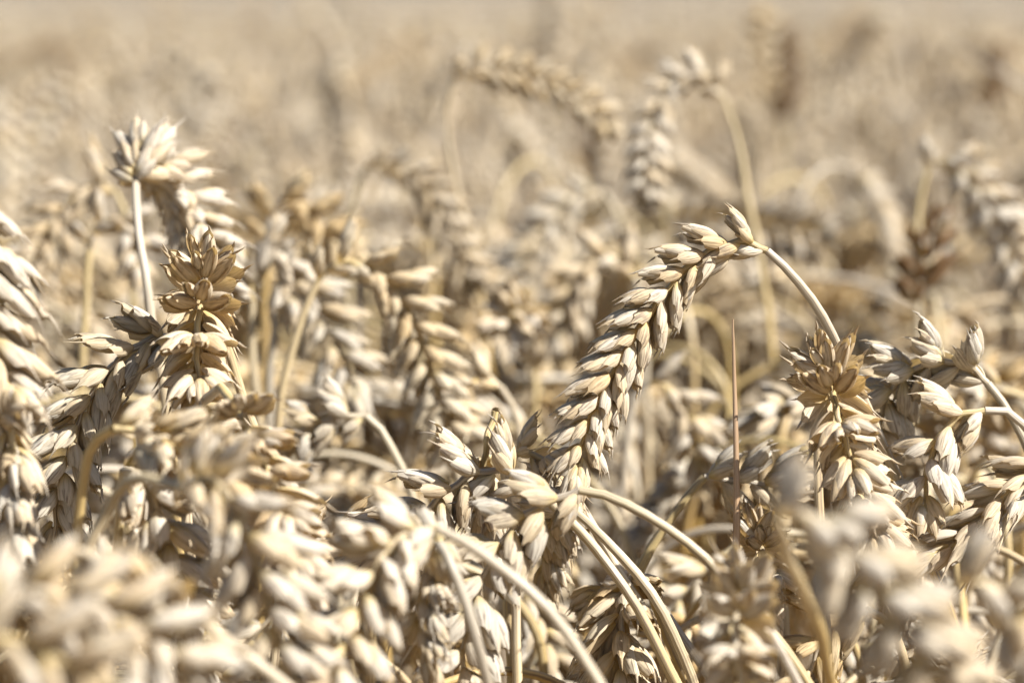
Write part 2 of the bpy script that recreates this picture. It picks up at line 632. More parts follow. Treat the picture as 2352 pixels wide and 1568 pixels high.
def hero(label, ear, stem, roll=0, style='close', size=1.0, tilt=30, twist=10, seed=1, gap=1.0, lean=None, skip=(), leaf=None, hue=None, basal=.84):
    """a wheat plant with its place known: ear and stem points are (photo x, photo y, distance)"""
    rg = np.random.default_rng(seed)
    tn = hue or tone(np.random.default_rng(seed + 4000).random)
    E = [np.array(at(*p)) for p in ear]
    S = [np.array(at(*p)) for p in stem]
    d = S[-1] - (S[-2] if len(S) > 1 else E[0])
    d /= np.linalg.norm(d)
    if lean is None:
        h = np.array([d[0], d[1], 0]) / max(-d[2], 0.6)
        h = h * 0.16
    else:
        h = np.array([lean[0], lean[1], 0])
    g = S[-1] + h * 1.0
    base = np.array([g[0], g[1], 0.0])
    mid = S[-1] * np.array([.55, .55, .5]) + base * np.array([.45, .45, .5])
    mid[2] = S[-1][2] * 0.5
    root = empty('wheat_plant', Vector(base))
    tag(root, label, 'wheat', GROUP)
    P, _ = spline([p - base for p in E], 0.002)
    Ps, Ls = spline([p - base for p in [E[0]] + S + [mid, base]], 0.006)
    s = np.linspace(0, 1, len(Ps))
    ss = s * Ls
    wob = np.stack([np.sin(ss * 95 + seed) + .6 * np.sin(ss * 210 + seed * 2), np.cos(ss * 120 + seed * 3), 0 * ss], -1) * 0.00032
    Ps = Ps + wob * np.clip(ss * 40, 0, 1)[:, None]
    sb = MB()
    r = 0.00115 + 0.00042 * np.clip(s * 8, 0, 1)
    tint = (rg.random(), rg.random(), 0)
    r = r * (1 + .06 * np.sin(ss * 150 + seed) + .05 * np.sin(ss * 47))
    tube(sb, Ps, r, 10, tint)
    link('stem', sb.mesh('stem', STRAW), root).color = tn
    rb = MB()
    zig = np.sin(np.arange(len(P)) * 1.38)[:, None] * 0.0003
    tube(rb, P + zig * np.cross(tangents(P), np.array([0, 1.0, 0])), np.linspace(0.00100, 0.0006, len(P)), 8, tint)
    earo = link('ear', rb.mesh('rachis', STRAW), root)
    mids = E[len(E) // 2]
    tow = np.array(CAMP) - mids
    tow /= np.linalg.norm(tow)
    ms = ear_frames(P, tow, roll, rg, 0, tilt, size, twist, gap, basal)
    for i, M in enumerate(ms):
        if i in skip:
            continue
        link('spikelet', SPK[style][int(rg.integers(6))], earo, M).color = tn
    if leaf:
        k = int(len(Ps) * leaf[0])
        lb = leaf_mb(rg, Ps[k], leaf[1], leaf[2], leaf[3], R(leaf[4]))
        link('leaf', lb.mesh('leaf', LEAF), root)
    HEROES.append([(p[0], p[1], p[2]) for p in ear])
    return root


F = FOCUS
exec_heroes = [
    # ---- sharp ears
    dict(label='tall sharp wheat plant arching over alone, pale ear hanging before the blurred field',
         ear=[(1762, 576, F), (1715, 556, F), (1655, 566, F), (1585, 610, F), (1510, 695, F), (1445, 790, F), (1388, 890, F), (1345, 990, F), (1322, 1092, F)],
         stem=[(1795, 605, F), (1850, 668, F + .003), (1898, 748, F + .008), (1945, 840, F + .014), (2010, 975, F + .02), (2070, 1110, F + .022), (2140, 1300, F + .02), (2200, 1460, F + .02)],
         roll=-14, style='close', tilt=20, twist=12, seed=11, hue=(1, .98, .94, 1), size=0.87, gap=0.92),
    dict(label='sharp wheat plant at left, rosette ear facing the viewer with brown spikelets on top',
         ear=[(488, 718, F + .014), (477, 684, F + .013), (468, 664, F + .006), (461, 682, F - .005), (456, 735, F - .012), (452, 800, F - .016), (456, 875, F - .018), (470, 960, F - .018), (490, 1050, F - .016)],
         stem=[(508, 750, F + .016), (525, 810, F + .018), (545, 880, F + .02), (590, 1000, F + .02), (640, 1150, F + .02)],
         roll=90, style='open', tilt=36, twist=0, seed=12, basal=0.6, hue=(1, .94, .84, 1), size=1.12),
    dict(label='sharp wheat plant at right, rosette ear facing the viewer beside the tall arching stem',
         ear=[(1900, 938, F + .012), (1904, 904, F + .011), (1908, 884, F + .003), (1914, 906, F - .009), (1926, 960, F - .016), (1950, 1035, F - .016), (1975, 1110, F - .014), (2000, 1200, F - .012), (2040, 1290, F - .010)],
         stem=[(1884, 960, F + .012), (1878, 1040, F + .012), (1880, 1136, F + .01), (1888, 1270, F + .006), (1895, 1392, F), (1898, 1568, F - .004), (1899, 1650, F - .004)],
         roll=90, style='open', tilt=36, twist=0, seed=13, basal=0.6, hue=(1, .95, .87, 1), size=1.06),
    dict(label='wheat plant with half shaded ear hanging lower left beneath the left rosette ear',
         ear=[(408, 770, F + .014), (360, 775, F + .010), (290, 810, F + .006), (225, 880, F + .004), (180, 970, F + .002), (148, 1070, F), (130, 1160, F), (124, 1240, F)],
         stem=[(450, 800, F + .02), (500, 880, F + .025), (560, 1000, F + .03), (620, 1150, F + .03)],
         roll=-10, style='close', tilt=21, seed=14, hue=(.92, .93, .92, 1)),
    dict(label='wheat plant at right edge bending left, bristling crowned ear behind the plump-grained one',
         ear=[(2268, 880, F + .025), (2235, 845, F + .025), (2180, 830, F + .025), (2120, 838, F + .027), (2065, 872, F + .03), (2030, 930, F + .034), (2020, 990, F + .036), (2018, 1060, F + .038)],
         stem=[(2300, 920, F + .025), (2352, 1010, F + .025), (2400, 1110, F + .028)],
         roll=-25, style='plump', tilt=36, seed=15),
    dict(label='wheat plant at right edge, short ear of plump separate grains below the bristling crown',
         ear=[(2262, 943, F + .012), (2215, 950, F + .012), (2170, 985, F + .012), (2140, 1045, F + .012), (2125, 1110, F + .012), (2130, 1180, F + .012)],
         stem=[(2300, 940, F + .012), (2352, 975, F + .014), (2420, 1060, F + .016)],
         roll=5, style='plump', tilt=33, seed=16, gap=1.25, size=.95),
    dict(label='wheat plant at right edge with a dense shaded ear pointing to the lower left',
         ear=[(2440, 1050, F + .01), (2370, 1090, F + .01), (2310, 1140, F + .01), (2250, 1200, F + .01), (2195, 1250, F + .01), (2150, 1285, F + .01)],
         stem=[(2480, 1080, F + .012), (2540, 1180, F + .015)],
         roll=50, style='narrow', tilt=26, seed=17, size=1.1),
    dict(label='central wheat plant with fanned ear lying left on top of the lower ears',
         ear=[(1215, 1112, F - .01), (1170, 1085, F - .01), (1105, 1082, F - .01), (1035, 1120, F - .01), (975, 1175, F - .008), (920, 1225, F - .005), (880, 1290, F), (860, 1370, F)],
         stem=[(1304, 1192, F - .012), (1372, 1268, F - .014), (1437, 1354, F - .016), (1499, 1458, F - .016), (1557, 1568, F - .016), (1590, 1640, F - .016)],
         roll=-25, style='close', tilt=36, seed=18),
    dict(label='central wheat plant with plump creamy grains, long smooth stem curving down to the right',
         ear=[(1330, 1125, F - .035), (1270, 1150, F - .035), (1210, 1180, F - .035), (1150, 1250, F - .035), (1105, 1340, F - .035), (1075, 1440, F - .035), (1060, 1540, F - .035), (1055, 1620, F - .035)],
         stem=[(1366, 1130, F - .035), (1458, 1168, F - .035), (1540, 1217, F - .035), (1623, 1284, F - .035), (1700, 1366, F - .036), (1760, 1435, F - .036), (1850, 1560, F - .036)],
         roll=-5, style='plump', tilt=30, seed=19, gap=1.15),
    dict(label='central wheat plant with broken ear top, bare stub above hanging spikelets',
         ear=[(1138, 944, F - .006), (1128, 975, F - .006), (1119, 1010, F - .008), (1112, 1070, F - .004), (1115, 1150, F), (1130, 1230, F + .01)],
         stem=[(1148, 1000, F + .004), (1160, 1100, F + .012), (1180, 1300, F + .02), (1185, 1500, F + .02)],
         roll=80, style='close', tilt=24, seed=20, skip=(0, 1, 2), size=1.0),
    dict(label='wheat plant at bottom centre, ear behind crossing stems, its left side shaded',
         ear=[(1452, 1320, F + .02), (1436, 1375, F + .012), (1428, 1430, F + .008), (1425, 1500, F + .006), (1430, 1580, F + .006), (1440, 1660, F + .006)],
         stem=[(1480, 1330, F + .03), (1510, 1400, F + .035), (1560, 1520, F + .035)],
         roll=40, style='close', tilt=28, seed=21, size=1.15),
    dict(label='wheat plant with short ear pointing right, dark shaded stem, behind the upright dry stalk',
         ear=[(1618, 1095, F + .035), (1660, 1100, F + .035), (1715, 1105, F + .035), (1770, 1112, F + .035), (1830, 1115, F + .035)],
         stem=[(1570, 1150, F + .035), (1530, 1210, F + .035), (1480, 1290, F + .035), (1440, 1370, F + .035)],
         roll=20, style='plump', tilt=30, seed=22, size=.95),
    dict(label='wheat plant with a golden weathered ear hanging low beside the upright dry stalk',
         ear=[(1735, 1250, F + .03), (1750, 1262, F + .015), (1765, 1300, F + .010), (1780, 1350, F + .010), (1790, 1410, F + .012)],
         stem=[(1790, 1340, F + .04), (1800, 1440, F + .04), (1790, 1560, F + .04)],
         roll=80, style='golden', tilt=40, seed=23, size=.9),
    dict(label='small golden wheat plant low left of centre, few yellow grains pointing right',
         ear=[(690, 1255, F + .005), (730, 1240, F + .005), (780, 1240, F + .005), (840, 1245, F + .005)],
         stem=[(660, 1290, F + .006), (640, 1380, F + .006), (630, 1500, F + .006)],
         roll=10, style='golden', tilt=30, seed=24, size=.9),
    dict(label='wheat plant with a low sharp ear at lower right behind the large blurred ear',
         ear=[(1990, 1400, F + .015), (1935, 1425, F + .015), (1890, 1470, F + .015), (1862, 1540, F + .015), (1850, 1620, F + .015)],
         stem=[(2040, 1430, F + .02), (2080, 1530, F + .02), (2100, 1640, F + .02)],
         roll=-15, style='narrow', tilt=30, seed=25),
    dict(label='wheat plant with small nodding ear beside the hanging tip of the arching ear',
         ear=[(1180, 1045, F + .02), (1215, 1040, F + .02), (1255, 1060, F + .018), (1290, 1110, F + .016), (1310, 1180, F + .016)],
         stem=[(1165, 1100, F + .024), (1170, 1250, F + .03), (1172, 1500, F + .03)],
         roll=60, style='golden', tilt=34, seed=26, size=.85),
    # ---- a little in front of the focus
    dict(label='wheat plant in front at left with a long soft ear running down to the right',
         ear=[(505, 890, F - .04), (530, 920, F - .05), (560, 975, F - .06), (598, 1050, F - .065), (632, 1140, F - .07), (665, 1240, F - .072), (685, 1340, F - .072)],
         stem=[(440, 960, F - .02), (430, 1080, F - .01), (440, 1300, F - .01), (450, 1500, F - .01)],
         roll=80, style='open', tilt=32, seed=31, skip=(0, 1, 2, 3), hue=(1, .96, .90, 1), size=1.15),
    dict(label='wheat plant in front at left with a slim ear hanging below a bent yellow stem',
         ear=[(285, 1080, F - .05), (320, 1090, F - .055), (355, 1150, F - .055), (385, 1235, F - .05), (420, 1325, F - .045), (455, 1410, F - .04), (490, 1480, F - .04)],
         stem=[(278, 1150, F - .045), (270, 1250, F - .04), (262, 1345, F - .04), (255, 1500, F - .04)],
         roll=-12, style='plump', tilt=27, seed=32, gap=1.15),
    dict(label='wheat plant at lower left, pale upright stem hooking over to the right',
         ear=[(262, 985, F - .085), (320, 992, F - .085), (390, 1020, F - .09), (460, 1060, F - .095), (540, 1090, F - .10)],
         stem=[(215, 1015, F - .08), (192, 1100, F - .075), (183, 1220, F - .07), (182, 1360, F - .07), (180, 1500, F - .07)],
         roll=-30, style='plump', tilt=32, seed=33, gap=1.05),
    dict(label='wheat plant at the left edge with large blurred husks sweeping down to the right',
         ear=[(-75, 440, F - .07), (-62, 540, F - .07), (-45, 640, F - .07), (-25, 740, F - .07), (0, 830, F - .07), (40, 900, F - .07)],
         stem=[(-110, 420, F - .07), (-180, 520, F - .07), (-230, 800, F - .07)],
         roll=-10, style='narrow', tilt=24, seed=34, size=1.15, gap=0.9),
    dict(label='wheat plant at the left edge, soft ear hanging left of the half shaded one',
         ear=[(-60, 930, F - .06), (-10, 935, F - .062), (25, 990, F - .065), (30, 1080, F - .065), (28, 1170, F - .065), (40, 1260, F - .065), (60, 1350, F - .062)],
         stem=[(-100, 960, F - .06), (-140, 1060, F - .06), (-160, 1200, F - .06)],
         roll=70, style='close', tilt=34, seed=35),
    dict(label='blurred wheat plant in lower centre, bent ear on a grey stem slanting down right',
         ear=[(1005, 1213, F - .11), (950, 1218, F - .11), (895, 1255, F - .115), (855, 1320, F - .12), (825, 1400, F - .12), (795, 1480, F - .12), (760, 1570, F - .12), (730, 1650, F - .12)],
         stem=[(1060, 1240, F - .11), (1167, 1317, F - .11), (1271, 1416, F - .11), (1375, 1568, F - .11), (1430, 1660, F - .11)],
         roll=-10, style='plump', tilt=34, seed=36),
    dict(label='wheat plant in the lower centre whose golden stem crosses beside the blurred bent ear',
         ear=[(1012, 1252, F - .085), (985, 1290, F - .06), (975, 1360, F - .06), (970, 1440, F - .06), (975, 1520, F - .06)],
         stem=[(1022, 1268, F - .09), (1056, 1354, F - .09), (1090, 1460, F - .09), (1120, 1575, F - .085)],
         roll=50, style='narrow', tilt=32, seed=37, size=0.85),
    dict(label='large strongly blurred wheat plant, ear sweeping across the lower right corner',
         ear=[(1775, 1190, F - .21), (1840, 1175, F - .21), (1900, 1215, F - .21), (1960, 1285, F - .21), (2020, 1365, F - .21), (2085, 1450, F - .21), (2150, 1545, F - .21), (2200, 1630, F - .21)],
         stem=[(1790, 1215, F - .19), (1830, 1330, F - .15), (1890, 1480, F - .12), (1930, 1640, F - .10)],
         roll=15, style='plump', tilt=33, seed=38, gap=1.05),
    dict(label='blurred wheat plant cut off by the right edge low down, ear of long grains',
         ear=[(2190, 1345, F - .19), (2250, 1335, F - .19), (2310, 1370, F - .19), (2370, 1440, F - .19), (2420, 1530, F - .19), (2450, 1630, F - .19)],
         stem=[(2150, 1370, F - .15), (2200, 1470, F - .12), (2240, 1640, F - .1)],
         roll=5, style='plump', tilt=34, seed=39, gap=1.05),
    dict(label='wheat plant at bottom right of centre with a blurred rosette ear facing the camera',
         ear=[(1720, 1400, F - .085), (1700, 1385, F - .095), (1690, 1430, F - .11), (1690, 1500, F - .115), (1705, 1580, F - .115), (1725, 1660, F - .115)],
         stem=[(1760, 1440, F - .085), (1800, 1510, F - .085), (1850, 1600, F - .085)],
         roll=88, style='open', tilt=40, seed=40),
    dict(label='wheat plant in the lower left corner with a big blurred ear arching to the right',
         ear=[(-30, 1395, F - .2), (50, 1355, F - .2), (140, 1370, F - .2), (230, 1400, F - .2), (310, 1440, F - .2), (390, 1500, F - .2), (460, 1580, F - .2)],
         stem=[(-90, 1440, F - .2), (-140, 1540, F - .2)],
         roll=-20, style='close', tilt=32, seed=41, gap=0.95, size=0.95),
    dict(label='wheat plant in the lower left corner, blurred ear at the very bottom of the photo',
         ear=[(-60, 1480, F - .24), (20, 1465, F - .24), (110, 1500, F - .24), (200, 1550, F - .24), (290, 1620, F - .24)],
         stem=[(-120, 1540, F - .24), (-150, 1640, F - .24)],
         roll=10, style='close', tilt=32, seed=42, gap=0.95, size=0.95),
    dict(label='blurred wheat plant front left of centre, heavy ear of round grains hanging down',
         ear=[(420, 1120, F - .13), (470, 1100, F - .135), (525, 1135, F - .14), (565, 1215, F - .14), (595, 1310, F - .14), (625, 1410, F - .14), (655, 1510, F - .14), (680, 1610, F - .14)],
         stem=[(300, 1100, F - .12), (240, 1180, F - .11), (190, 1290, F - .11), (160, 1400, F - .11)],
         roll=18, style='close', tilt=34, seed=43, gap=0.95),
    dict(label='wheat plant at the bottom with a blurred slanting stem under the left ears',
         ear=[(400, 1385, F - .16), (340, 1350, F - .17), (270, 1385, F - .18), (210, 1450, F - .18), (170, 1540, F - .18)],
         stem=[(470, 1435, F - .155), (560, 1500, F - .15), (650, 1568, F - .15), (720, 1630, F - .15)],
         roll=30, style='close', tilt=32, seed=44, gap=0.95),
    # ---- behind the focus
    dict(label='wheat plant at upper left, white crowned ear bending right on an upright stem',
         ear=[(312, 425, F + .085), (318, 392, F + .09), (352, 378, F + .10), (396, 412, F + .105), (432, 470, F + .11), (460, 540, F + .112), (482, 610, F + .112), (497, 690, F + .112)],
         stem=[(313, 470, F + .08), (320, 550, F + .075), (336, 640, F + .07), (352, 740, F + .07), (375, 900, F + .07)],
         roll=-35, style='open', tilt=30, seed=51, hue=(1, 1, 1, 1), gap=0.75, size=1.0),
    dict(label='softly blurred wheat plant left of centre, slanting stem and long ear arching right',
         ear=[(728, 648, F + .14), (768, 608, F + .14), (830, 605, F + .14), (890, 645, F + .14), (940, 715, F + .14), (975, 800, F + .14), (1005, 890, F + .14), (1035, 980, F + .14), (1060, 1060, F + .14)],
         stem=[(700, 710, F + .14), (675, 790, F + .14), (652, 890, F + .14), (635, 1000, F + .14), (620, 1150, F + .14)],
         roll=8, style='close', tilt=32, seed=52, hue=(1, .96, .86, 1), size=0.98),
    dict(label='softly blurred wheat plant, thinner ear hanging inside the arch left of centre',
         ear=[(640, 655, F + .18), (670, 640, F + .18), (715, 680, F + .18), (750, 750, F + .18), (790, 830, F + .18), (815, 900, F + .18)],
         stem=[(632, 740, F + .18), (625, 830, F + .18), (618, 930, F + .18)],
         roll=-5, style='close', tilt=30, seed=53),
    dict(label='blurred wheat plant left of centre, pale ear curled like a knob above two stems',
         ear=[(580, 690, F + .18), (574, 630, F + .18), (590, 580, F + .18), (630, 575, F + .18), (660, 620, F + .18), (672, 690, F + .18)],
         stem=[(580, 760, F + .18), (585, 870, F + .18), (592, 960, F + .18)],
         roll=-20, style='close', tilt=26, seed=54),
    dict(label='blurred wheat plant behind the gap at centre left with a low ear pointing left',
         ear=[(840, 955, F + .10), (810, 955, F + .10), (760, 960, F + .10), (700, 985, F + .10), (650, 1020, F + .10)],
         stem=[(875, 985, F + .10), (905, 1040, F + .10), (935, 1110, F + .10), (960, 1200, F + .10)],
         roll=-15, style='plump', tilt=32, seed=55, size=.9),
    dict(label='blurred wheat plant under the tall arch, slender ear nodding on a hooked pale stem',
         ear=[(1490, 880, F + .20), (1530, 885, F + .20), (1570, 930, F + .20), (1595, 1000, F + .20), (1605, 1080, F + .20)],
         stem=[(1462, 905, F + .20), (1445, 970, F + .20), (1436, 1060, F + .20), (1428, 1150, F + .20)],
         roll=5, style='close', tilt=30, seed=56),
    dict(label='tall blurred wheat plant in the background centre, ear reaching out to the right',
         ear=[(1042, 185, F + .36), (1080, 160, F + .36), (1140, 160, F + .36), (1210, 178, F + .36), (1280, 205, F + .36), (1345, 240, F + .36), (1410, 300, F + .36)],
         stem=[(1025, 240, F + .36), (1030, 330, F + .36), (1050, 430, F + .36), (1078, 540, F + .36), (1100, 660, F + .36)],
         roll=-5, style='plump', tilt=24, seed=57, size=0.8, gap=1.1),
    dict(label='tall blurred background wheat plant right of centre, grey stem, ear hanging left',
         ear=[(1662, 225, F + .33), (1635, 180, F + .33), (1585, 172, F + .33), (1535, 200, F + .33), (1505, 260, F + .33), (1490, 330, F + .33), (1482, 410, F + .33), (1480, 480, F + .33)],
         stem=[(1685, 290, F + .33), (1705, 370, F + .33), (1722, 470, F + .33), (1745, 600, F + .33)],
         roll=5, style='plump', tilt=27, seed=58, size=0.8, gap=1.1),
    dict(label='blurred background wheat plant, brown ear bending down left of the tall centre one',
         ear=[(840, 385, F + .36), (890, 380, F + .36), (950, 405, F + .36), (1000, 460, F + .36), (1035, 530, F + .36), (1065, 600, F + .36), (1090, 660, F + .36)],
         stem=[(815, 450, F + .36), (805, 550, F + .36), (800, 700, F + .36)],
         roll=10, style='golden', tilt=20, seed=59, size=.9),
    dict(label='blurred background wheat plant near the right edge, ear falling to the right',
         ear=[(2130, 390, F + .34), (2160, 365, F + .34), (2210, 395, F + .34), (2260, 455, F + .34), (2305, 530, F + .34), (2340, 610, F + .34), (2370, 690, F + .34)],
         stem=[(2115, 450, F + .34), (2110, 560, F + .34), (2108, 700, F + .34)],
         roll=5, style='plump', tilt=30, seed=60),
    dict(label='blurred wheat plant at left, dark ear hanging left of the white crowned one',
         ear=[(265, 440, F + .26), (225, 420, F + .26), (170, 450, F + .26), (120, 515, F + .26), (85, 590, F + .26), (70, 670, F + .26)],
         stem=[(290, 500, F + .26), (300, 600, F + .26), (305, 760, F + .26)],
         roll=5, style='golden', tilt=30, seed=61),
    dict(label='blurred wheat plant at left, pale stem and short ear beside the white crowned stem',
         ear=[(205, 570, F + .20), (220, 520, F + .20), (255, 500, F + .20), (290, 520, F + .20), (315, 570, F + .20), (325, 630, F + .2)],
         stem=[(200, 640, F + .20), (192, 750, F + .20), (188, 880, F + .20)],
         roll=5, style='plump', tilt=30, seed=62, size=.9),
    dict(label='blurred wheat plant in the middle distance with an ear leaning up behind the tall arch',
         ear=[(1385, 440, F + .45), (1340, 440, F + .45), (1285, 490, F + .45), (1235, 555, F + .45), (1195, 630, F + .45), (1165, 710, F + .45)],
         stem=[(1420, 500, F + .45), (1440, 620, F + .45), (1450, 760, F + .45)],
         roll=5, style='plump', tilt=30, seed=63),
    dict(label='blurred wheat plant at centre behind, pale upright stem with drooping bright ear',
         ear=[(1226, 850, F + .28), (1222, 780, F + .28), (1215, 735, F + .27), (1190, 715, F + .25), (1165, 740, F + .24), (1155, 800, F + .24)],
         stem=[(1230, 900, F + .28), (1228, 960, F + .28), (1226, 1050, F + .28)],
         roll=40, style='plump', tilt=30, seed=64),
    dict(label='blurred wheat plant with short knotted ear just above the broken one',
         ear=[(1150, 890, F + .16), (1120, 865, F + .16), (1080, 875, F + .16), (1050, 920, F + .16), (1040, 990, F + .16)],
         stem=[(1175, 930, F + .16), (1195, 1000, F + .16), (1205, 1100, F + .16)],
         roll=15, style='plump', tilt=30, seed=65, size=.9),
    dict(label='blurred wheat plant left of centre whose pale ear forms a tuft above the arching one',
         ear=[(615, 560, F + .26), (618, 500, F + .26), (650, 462, F + .26), (705, 480, F + .26), (755, 525, F + .26), (810, 580, F + .26)],
         stem=[(612, 640, F + .26), (610, 760, F + .26), (608, 900, F + .26)],
         roll=15, style='plump', tilt=30, seed=66),
    dict(label='wheat plant with a thin slanting straw and soft ear low between the crossing stems',
         ear=[(1318, 1172, F), (1288, 1170, F + .01), (1262, 1210, F + .02), (1250, 1270, F + .03), (1248, 1340, F + .03)],
         stem=[(1366, 1213, F - .004), (1458, 1313, F - .006), (1520, 1404, F - .008), (1582, 1540, F - .008), (1610, 1620, F - .008)],
         roll=15, style='narrow', tilt=28, seed=67, size=.8),
    dict(label='dark brown blurred wheat plant at right behind the arching ear, short upright ear',
         ear=[(2108, 700, F + .3), (2110, 655, F + .3), (2120, 605, F + .3), (2132, 560, F + .3), (2145, 515, F + .3)],
         stem=[(2110, 760, F + .3), (2112, 900, F + .3)],
         roll=40, style='brown', tilt=36, seed=71, hue=(1, 1, 1, 1), size=1.0),
    dict(label='small brown blurred wheat plant near the top right corner, ear standing up',
         ear=[(2270, 260, F + 1.4), (2275, 215, F + 1.4), (2285, 165, F + 1.4), (2292, 120, F + 1.4)],
         stem=[(2268, 330, F + 1.4), (2266, 420, F + 1.4)],
         roll=40, style='brown', tilt=34, seed=72),
    dict(label='brown blurred wheat plant at the top right of centre with a straight upright ear',
         ear=[(1800, 280, F + 1.1), (1800, 210, F + 1.1), (1802, 140, F + 1.1), (1806, 85, F + 1.1)],
         stem=[(1800, 340, F + 1.1), (1798, 460, F + 1.1)],
         roll=40, style='brown', tilt=28, seed=73),
    dict(label='pale blurred wheat plant beside the brown upright one at the top right of centre',
         ear=[(1752, 250, F + 1.0), (1750, 170, F + 1.0), (1750, 90, F + 1.0), (1755, 20, F + 1.0)],
         stem=[(1753, 340, F + 1.0), (1755, 480, F + 1.0)],
         roll=10, style='plump', tilt=28, seed=74),
    dict(label='wheat plant whose dark golden stem crosses just behind the paler slanting straw, ear mostly hidden',
         ear=[(1322, 1140, F + .018), (1300, 1122, F + .02), (1275, 1140, F + .02), (1262, 1190, F + .024), (1258, 1250, F + .026)],
         stem=[(1345, 1180, F + .014), (1424, 1317, F + .012), (1470, 1385, F + .010), (1511, 1474, F + .010), (1560, 1590, F + .01)],
         roll=20, style='plump', tilt=28, seed=75, size=.8),
    dict(label='wheat plant low in the centre with a short straw slanting right and plump hidden grains',
         ear=[(1482, 1345, F + .03), (1455, 1328, F + .03), (1420, 1335, F + .03), (1385, 1352, F + .03), (1350, 1380, F + .03)],
         stem=[(1499, 1366, F + .028), (1550, 1440, F + .02), (1598, 1507, F + .015), (1660, 1600, F + .01)],
         roll=20, style='plump', tilt=28, seed=76, size=.9),
    dict(label='pale blurred wheat plant just left of the tall arch, ear drooping left',
         ear=[(1460, 640, F + .30), (1430, 600, F + .30), (1385, 590, F + .30), (1340, 625, F + .30), (1310, 690, F + .30), (1295, 770, F + .30)],
         stem=[(1475, 710, F + .30), (1482, 800, F + .30), (1485, 950, F + .30)],
         roll=15, style='close', tilt=28, seed=77, hue=(1, .98, .94, 1)),
    dict(label='wheat plant with an ear drooping beneath the right rosette ear, close behind its stem',
         ear=[(2120, 1210, F + .04), (2095, 1195, F + .04), (2075, 1235, F + .04), (2060, 1300, F + .04), (2050, 1380, F + .04)],
         stem=[(2150, 1260, F + .045), (2165, 1380, F + .045), (2170, 1500, F + .045)],
         roll=40, style='close', tilt=30, seed=68),
]
for h in exec_heroes:
    hero(**h)

# the straight dry stalk without an ear
b0 = at(1690, 1340, F - .004)
gp = Vector((b0.x, b0.y + .03, 0))
st = empty('grass_stalk', gp)
tag(st, 'straight bare pinkish brown dry stalk with pointed tip, upright right of the arching ear', 'stalk')
pts = [np.array(at(*p)) - np.array(gp) for p in ((1683, 733, F), (1686, 850, F), (1690, 1000, F - .002), (1692, 1150, F - .003), (1690, 1340, F - .004))]
Ps, _ = spline(pts + [np.array([0.0, -.01, b0.z * 0.5]), np.zeros(3)], 0.006)
s_ = np.linspace(0, 1, len(Ps))
sb = MB()
tube(sb, Ps, 0.0002 + 0.0012 * np.clip(s_ * 9, 0, 1) ** 0.7, 10, (0.3, 0.5, 0.25))
link('stem', sb.mesh('stalk', STRAW), st).color = (.84, .68, .58, 1)


# ------------------------------------------------------------------ further plants, one by one
def plant_shape(seed):
    """stem and ear centre lines of a free-standing plant, base at the origin, leaning to +x"""
    rg = np.random.default_rng(seed)
    top = rg.uniform(0.80, 0.86)
    end = R(rg.choice([rg.uniform(120, 178), rg.uniform(150, 200), rg.uniform(60, 120)], p=[.45, .4, .15]))
    lean = R(rg.uniform(1, 7))
    Ls, Le, Lb = top, rg.uniform(.070, .095), rg.uniform(.05, .10)
    step = 0.004
    ang, pos = [], [np.zeros(3)]
    bow = rg.uniform(-.03, .03)
    s = 0
    total = Ls + Le
    while s < total:
        if s < Ls - Lb:
            th = lean * s / Ls
        else:
            q = (s - (Ls - Lb)) / (Lb + Le)
            th = lean + (end - lean) * (1 - (1 - min(q * 1.25, 1)) ** 2)
        az = bow * math.sin(s * 5)
        pos.append(pos[-1] + step * np.array([math.sin(th), math.sin(th) * az * 4 + bow * .2, math.cos(th)]))
        s += step
    pos = np.array(pos)
    k = int(Ls / step)
    return pos[:k + 1], pos[k:], rg


VARS = []
STYLES = ['close', 'close', 'plump', 'close', 'open', 'narrow', 'plump', 'golden']
for v in range(16):
    PS, PE, rg = plant_shape(500 + v)
    style = STYLES[v % 8]
    sb = MB()
    idx = list(range(0, len(PS) - 30, 6)) + list(range(len(PS) - 30, len(PS)))
    tint = (rg.random(), rg.random(), 0)
    idx = idx[::-1]
    tube(sb, PS[idx], 0.0014 - 0.0004 * np.clip((np.array(idx) / len(PS) - .85) * 6, 0, 1), 8, tint)
    Pe, _ = spline(PE, 0.003)
    eb = MB()
    for M in ear_frames(Pe, np.array([0.0, -1.0, 0.0]), rg.uniform(0, 180), rg, 0, rg.uniform(28, 38), rg.uniform(.95, 1.08), rg.uniform(-30, 30)):
        eb.add(SPK_MB[style][int(rg.integers(6))], M, (rg.random(), rg.random(), 0))
    tube(eb, Pe, np.linspace(0.001, 0.0006, len(Pe)), 6, tint)
    lb = leaf_mb(rg, PS[int(len(PS) * rg.uniform(.62, .8))], (rg.uniform(-1, 1), rg.uniform(-1, 1)), rg.uniform(.12, .22), rg.uniform(.005, .009), R(rg.uniform(90, 170)))
    apex = np.concatenate([PS, PE])[:, 2].max()
    VARS.append(dict(stem=sb.mesh('stem', STRAW), ear=eb.mesh('ear', HUSK), leaf=lb.mesh('leaf', LEAF),
                     pe=Pe[::3], ps=PS[-40::4], apex=apex))

random.seed(7)
placed = []
LIMIT = 298 - len(exec_heroes)


def blocks_hero(pts):
    """true when any of the points hides a hero ear that the photograph shows"""
    for p in pts:
        x, y, d = project(p)
        for e in HEROES:
            for (hx, hy, hd) in e[::1]:
                if d < hd + 0.012 and abs(x - hx) < 90 * hd / max(d, .2) and abs(y - hy) < 100:
                    return True
    return False


